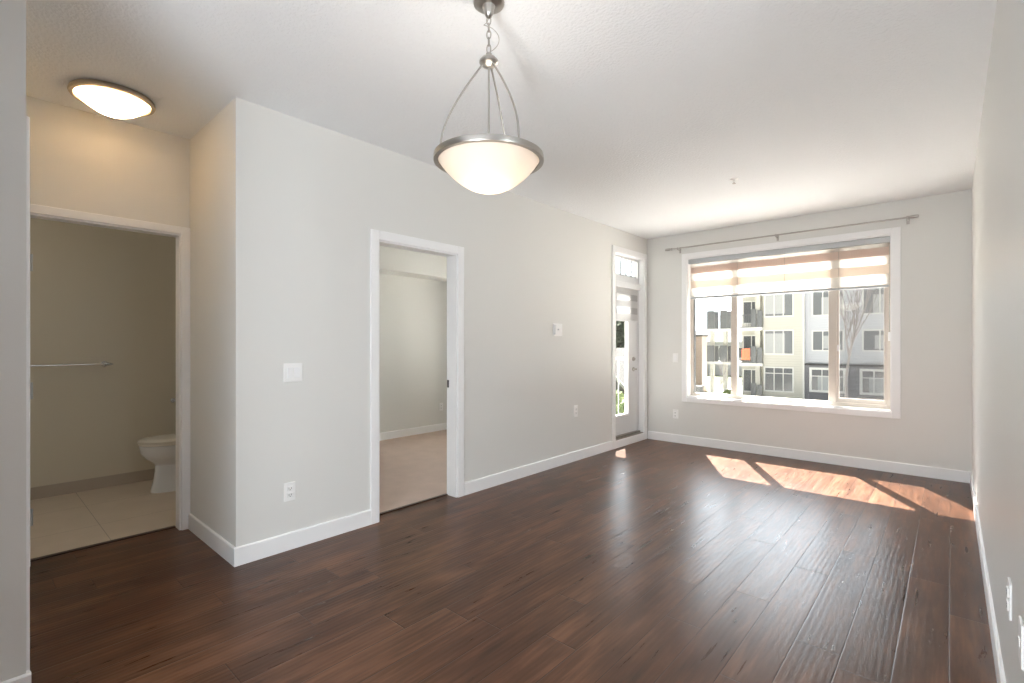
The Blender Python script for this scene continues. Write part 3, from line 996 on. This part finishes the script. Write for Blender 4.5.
# ------------------------------------------------------------------ outside: own balcony
m = MB(); m.box(-5.9, -3.0, 5.22, 7.15, -0.22, -0.03)
m.box(-5.9, -3.0, 5.22, 7.12, 2.84, 3.05)
sb = struct(m.build('balcony_slab', 'concrete'), 'concrete floor and roof slab of the own balcony', 'balcony')
br = thing('balcony_railing', (-4.4, 7.08, -0.03), 'white picket railing of the balcony outside the glazed door', 'railing')
m = MB(); m.box(-5.9, -3.02, 7.05, 7.10, 1.045, 1.085, 0.004); m.build('top_rail', 'extwhite', br)
m = MB(); m.box(-5.9, -3.02, 7.06, 7.09, 0.05, 0.08); m.build('bottom_rail', 'extwhite', br)
for i in range(24):
    x = -5.86 + i * 0.1225
    m = MB(); m.box(x - 0.005, x + 0.005, 7.07, 7.08, 0.075, 1.05); m.build('picket', 'cassette', br)
for x in (-5.88, -3.04):
    m = MB(); m.box(x - 0.025, x + 0.025, 7.05, 7.10, -0.03, 1.05); m.build('post', 'extwhite', br)

GZ = -3.0
m = MB(); m.box(-90, 60, 6.5, 130, GZ - 0.3, GZ)
struct(m.build('ground', 'ground'), 'ground between the buildings', 'ground')
m = MB(); m.box(-60, 30, 27, 31, GZ, GZ + 0.03)
struct(m.build('trim_path', 'concrete'), 'pale path in front of the far building', 'path')

m = MB(); m.box(-88, -16.2, 14, 80, GZ, GZ + 0.02)
struct(m.build('trim_lawn', 'lawn'), 'lawn left of the buildings', 'lawn')

# ------------------------------------------------------------------ the building across
YF = 40.0
ap = thing('apartment_building', (-4, YF, GZ), 'long cream, pale grey and dark based apartment building outside the window', 'building')
TOP = 8.6
m = MB(); m.box(-12.5, -10.5, YF + 1.6, YF + 12, GZ, TOP); m.box(-10.5, -7.85, YF, YF + 12, GZ, TOP); m.build('wall', 'cream', ap)
m = MB(); m.box(-7.85, 9.0, YF + 0.25, YF + 12, -0.15, TOP); m.build('wall', 'pale', ap)
m = MB(); m.box(-7.85, 9.0, YF + 0.10, YF + 11.9, GZ, -0.15); m.build('base_wall', 'greyclad', ap)
m = MB(); m.box(-12.9, 9.4, YF - 0.5, YF + 12.4, TOP, TOP + 0.3); m.build('roof', 'roof', ap)
for z in (2.60, -0.12, 5.42):
    m = MB(); m.box(-10.55, -7.80, YF - 0.06, YF - 0.002, z - 0.14, z + 0.14); m.build('floor_band', 'extwhite', ap)
m = MB(); m.box(-7.90, -7.80, YF - 0.05, YF + 0.25, GZ, TOP); m.build('corner_board', 'extwhite', ap)
m = MB(); m.box(-7.8, 9.0, YF + 0.06, YF + 0.24, -0.20, -0.08); m.build('base_band', 'roof', ap)


def fwin(x0, x1, z0, z1, y, blind=None, fr=0.09, cols=2, transom=None, dark=False):
    """a window of the facade: frame with mullions, a pane and what hangs behind it"""
    f = MB()
    f.box(x0 - fr, x0, y - 0.06, y - 0.001, z0 - fr, z1 + fr); f.box(x1, x1 + fr, y - 0.06, y - 0.001, z0 - fr, z1 + fr)
    f.box(x0, x1, y - 0.06, y - 0.001, z0 - fr, z0); f.box(x0, x1, y - 0.06, y - 0.001, z1, z1 + fr)
    for c in range(1, cols):
        xc = x0 + (x1 - x0) * c / cols
        f.box(xc - 0.03, xc + 0.03, y - 0.05, y - 0.001, z0, z1)
    if transom:
        f.box(x0, x1, y - 0.045, y - 0.001, transom - 0.03, transom + 0.03)
    o = f.build('window', 'extwhite', ap)
    g = MB(); g.box(x0, x1, y - 0.012, y - 0.002, z0, z1); g.build('pane', 'pane_dark' if dark else 'pane', o)
    if blind:
        for bx0, bx1, bz0, bz1 in blind:
            g = MB(); g.box(bx0, bx1, y - 0.018, y - 0.012, bz0, bz1); g.build('blind', 'curtain', o)


# cream part
fwin(-10.36, -8.55, 3.40, 5.10, YF, [(-10.36, -9.05, 3.55, 5.10)], cols=3)
fwin(-10.36, -8.55, 0.62, 2.28, YF, [(-10.36, -9.05, 0.62, 2.10), ], cols=3)
fwin(-10.36, -8.55, -2.12, -0.46, YF, None, cols=3, transom=-0.85, dark=True)
# pale part
yp = YF + 0.25
for x0 in (-7.30, -4.36, -1.2, 2.0, 5.2):
    fwin(x0, x0 + 1.75, 3.38, 5.10, yp, [(x0 + 0.5, x0 + 1.75, 3.38 if x0 < -4 else 3.6, 4.6)], cols=2 if x0 > -7 else 3)
    fwin(x0, x0 + 1.75, 0.90, 2.20, yp, [(x0 + 0.6, x0 + 1.6, 1.0, 1.9)], cols=2 if x0 > -7 else 3)
    fwin(x0 - 0.05, x0 + 1.80, -1.92, -0.50, YF + 0.10, [(x0 + 0.3, x0 + 1.5, -1.92, -0.9)], fr=0.16, cols=3, transom=-0.95, dark=True)
for x in (-5.72, -4.62):
    m = MB(); m.box(x - 0.22, x + 0.22, yp - 0.12, yp - 0.001, 2.42, 2.54, 0.02); m.build('wall_vent', 'cassette', ap)
# balcony bay next to the cream part
for z in (2.45, -0.25, 5.15):
    m = MB(); m.box(-12.5, -10.5, YF - 0.2, YF + 1.6, z - 0.10, z + 0.12); m.build('balcony_slab', 'extwhite', ap)
m = MB(); m.box(-11.05, -10.72, YF - 0.05, YF + 0.3, GZ, TOP); m.build('column', 'cream', ap)
for z in (2.57, -0.13):
    m = MB()
    m.box(-12.5, -10.5, YF - 0.18, YF - 0.14, z + 0.95, z + 1.0); m.box(-12.5, -10.5, YF - 0.18, YF - 0.14, z, z + 0.07)
    for i in range(17):
        m.box(-12.48 + i * 0.12, -12.455 + i * 0.12, YF - 0.17, YF - 0.15, z, z + 0.95)
    m.build('railing', 'panel', ap)
for z0_, z1_ in ((2.57, 3.95), (-0.13, 1.15), (GZ, -1.65)):
    m = MB(); m.box(-11.3, -10.95, YF - 0.24, YF - 0.19, z0_, z1_); m.box(-10.85, -10.52, YF - 0.24, YF - 0.19, z0_, z1_ - 0.1); m.build('privacy_panel', 'panel', ap)
for z0_ in (2.7, 0.0, -2.7):
    fwin(-12.35, -11.2, z0_ + 0.3, z0_ + 1.95, YF + 1.6, None, cols=2, dark=True)
# open corner balconies at the far left end
for z in (2.45, -0.25):
    m = MB(); m.box(-15.1, -12.5, YF + 1.0, YF + 3.6, z - 0.10, z + 0.12); m.build('balcony_slab', 'extwhite', ap)
    m = MB()
    m.box(-15.1, -12.5, YF + 1.02, YF + 1.06, z + 1.07, z + 1.12)
    for i in range(20):
        m.box(-15.05 + i * 0.13, -15.025 + i * 0.13, YF + 1.03, YF + 1.05, z + 0.12, z + 1.07)
    m.build('railing', 'panel', ap)
for x in (-14.72, -13.68):
    m = MB(); m.box(x - 0.14, x + 0.14, YF + 1.15, YF + 1.45, GZ, 2.45); m.build('column', 'cream', ap)
for x0_, x1_ in ((-15.05, -14.45), (-14.0, -13.45)):
    for z0_, z1_ in ((2.57, 4.05), (-0.13, 1.2)):
        m = MB(); m.box(x0_, x1_, YF + 0.95, YF + 1.0, z0_, z1_); m.box(x0_ + 0.05, x1_ + 0.1, YF + 1.6, YF + 1.66, z0_, z1_ - 0.05); m.build('privacy_panel', 'panel', ap)

tw = MB()
for i in range(9):
    x = -11.98 + i * 0.068
    tw.quad((x, YF - 0.235 + 0.015 * math.sin(i * 2.1), 0.10), (x + 0.068, YF - 0.235 + 0.015 * math.sin(i * 2.1 + 2.1), 0.10),
            (x + 0.068, YF - 0.235 + 0.012 * math.sin(i * 2.1 + 2.1), 0.97), (x, YF - 0.235 + 0.012 * math.sin(i * 2.1), 0.97))
    tw.quad((x, YF - 0.235 + 0.012 * math.sin(i * 2.1), 0.97), (x + 0.068, YF - 0.235 + 0.012 * math.sin(i * 2.1 + 2.1), 0.97), (x + 0.068, YF - 0.12, 0.97), (x, YF - 0.12, 0.97))
o = tw.build('towel', 'orange')
md = o.modifiers.new('thick', 'SOLIDIFY'); md.thickness = 0.02
tag(o, 'orange towel hung over a balcony railing of the far building', 'towel')

# low wall, planter post, brown building, house, garage
m = MB(); m.prism([(-14.6, 36.0), (-12.0, 33.2), (-11.8, 33.4), (-14.4, 36.2)], 'z', GZ, GZ + 0.7)
tag(m.build('garden_wall', 'concrete'), 'low slanting concrete wall below the corner balconies', 'wall')
m = MB(); m.box(-14.05, -13.5, 35.6, 36.1, GZ, GZ + 1.15, 0.03); m.box(-14.1, -13.45, 35.55, 36.15, GZ + 1.15, GZ + 1.25)
tag(m.build('gate_pillar', 'panel'), 'short grey pillar at the end of the low wall', 'pillar')
bb = thing('brown_building', (-17.6, 44, GZ), 'tan clad building behind the left edge of the window', 'building')
m = MB(); m.box(-20.4, -16.6, 44, 45.2, GZ, 2.0); m.build('wall', 'brownwall', bb)
m = MB(); m.box(-20.6, -16.5, 43.9, 45.3, 2.0, 2.15); m.build('roof', 'roof', bb)
hs = thing('house', (-22, 70, GZ), 'low grey house far behind the corner balconies', 'house')
m = MB(); m.box(-30, -14, 70, 78, GZ, 1.6); m.build('wall', 'pale', hs)
m = MB(); m.prism([(70 - 0.6, 1.6), (78.6, 1.6), (74, 3.3)], 'x', -30.4, -13.6); m.build('roof', 'roof', hs)
for x in (-26, -23.5, -21, -18.5, -16):
    f = MB(); f.box(x - 0.6, x + 0.6, 69.94, 69.99, -0.6, 0.9); o = f.build('window', 'extwhite', hs)
    g = MB(); g.box(x - 0.5, x + 0.5, 69.92, 69.945, -0.5, 0.8); g.build('pane', 'pane_dark', o)
ga = thing('garage', (-24, 40, GZ), 'garage with white edged steep gable seen through the balcony door', 'garage')
m = MB(); m.box(-27.2, -21.2, 38.2, 46, GZ, -2.3)
m.prism([(-27.2, -2.3), (-21.2, -2.3), (-24.2, 0.7)], 'y', 38.2, 46); m.build('wall', 'extgrey', ga)
m = MB()
m.prism([(-24.2, 0.7), (-20.9, -2.6), (-20.9, -2.35), (-24.2, 0.95)], 'y', 37.9, 46.2); m.prism([(-24.2, 0.7), (-27.5, -2.6), (-27.5, -2.35), (-24.2, 0.95)], 'y', 37.9, 46.2)
m.build('roof', 'roof', ga)
m = MB()
m.prism([(-24.2, 0.62), (-20.9, -2.68), (-20.9, -2.34), (-24.2, 0.96)], 'y', 37.82, 37.9); m.prism([(-24.2, 0.62), (-27.5, -2.68), (-27.5, -2.34), (-24.2, 0.96)], 'y', 37.82, 37.9)
m.build('fascia', 'extwhite', ga)


# trees
def bare_tree(name, x, y, h, label, seed, mat='bark', spread=0.32):
    rnd = random.Random(seed)
    mm = MB()

    def grow(p, d, ln, r, lev):
        pts = [p]
        q = p.copy(); dd_ = d.copy()
        for _ in range(3):
            dd_ = (dd_ + Vector((rnd.uniform(-.12, .12), rnd.uniform(-.12, .12), rnd.uniform(0, .08)))).normalized()
            q = q + dd_ * ln / 3
            pts.append(q.copy())
        mm.tube(pts, r, 6, r * 0.6)
        if lev == 0:
            return
        for i in range(4 if lev > 1 else 3):
            k_ = rnd.choice((1, 2, 3, 3))
            a = rnd.uniform(0, 2 * PI)
            nd = (dd_ + Vector((math.cos(a), math.sin(a), rnd.uniform(-0.1, .5))) * spread * rnd.uniform(.7, 1.5)).normalized()
            grow(pts[k_].copy(), nd, ln * rnd.uniform(.55, .8), r * 0.5, lev - 1)
    grow(Vector((x, y, GZ)), Vector((0.02, 0, 1)), h * 0.42, h * 0.012, 4)
    return tag(mm.build(name, mat), label, 'tree')


bare_tree('bare_tree', -4.35, 33.0, 8.6, 'tall bare tree before the pale grey facade in the right window part', 8, spread=0.2)
bare_tree('bare_tree', -12.9, 37.2, 3.2, 'small bare tree in front of the corner balconies', 5)


def leafy(name, x, y, r, h, label, seed, mat='leaf', cat='tree', trunk=True):
    rnd = random.Random(seed)
    t = thing(name, (x, y, GZ), label, cat)
    if trunk:
        mm = MB(); mm.tube([(x, y, GZ), (x + 0.05, y, GZ + h * 0.35), (x, y, GZ + h * 0.75)], h * 0.03, 8, h * 0.012); mm.build('trunk', 'bark', t)
    mm = MB()
    zc = GZ + (h * 0.62 if trunk else h * 0.5); rz = h * (0.42 if trunk else 0.5)
    blobs = [(Vector((rnd.uniform(-.6, .6) * r, rnd.uniform(-.6, .6) * r, rnd.uniform(-.6, .6) * rz)), rnd.uniform(.35, .6)) for _ in range(9)]
    for _ in range(1300):
        c, k_ = rnd.choice(blobs)
        v = Vector((rnd.gauss(0, 1), rnd.gauss(0, 1), rnd.gauss(0, 1))).normalized() * rnd.uniform(0.75, 1.0) * k_
        p = Vector((x, y, zc)) + c + Vector((v.x * r, v.y * r, v.z * rz))
        p.z = max(p.z, GZ + 0.03)
        a = Vector((rnd.gauss(0, 1), rnd.gauss(0, 1), rnd.gauss(0, 1))).normalized()
        b = a.orthogonal().normalized() * r * 0.09
        a = a * r * 0.13
        mm.quad(p - a, p + b, p + a, p - b)
    mm.build('foliage', mat, t, recalc=False)
    return t


leafy('leafy_tree', -16.9, 39.0, 1.2, 2.9, 'small light green tree left of the corner balconies', 11)
leafy('shrub', -12.3, 38.4, 0.7, 1.0, 'low green shrub beside the small bare tree', 12, cat='shrub', trunk=False)
leafy('leafy_tree', -27.5, 52.0, 3.4, 9.0, 'dark leafy tree left behind the garage', 13, 'leaf_dark')
leafy('leafy_tree', -31.5, 62.0, 3.4, 8.0, 'lighter leafy tree between the garage and the dark tree', 14)
leafy('leafy_tree', -23.5, 49.5, 2.2, 6.0, 'dark round tree right behind the garage', 15, 'leaf_dark')
leafy('shrub', -16.5, 28.0, 1.2, 1.4, 'green shrub in front of the garage', 16, cat='shrub', trunk=False)
leafy('shrub', -13.2, 24.0, 0.9, 1.1, 'nearest pale shrub below the balcony railing', 17, cat='shrub', trunk=False)
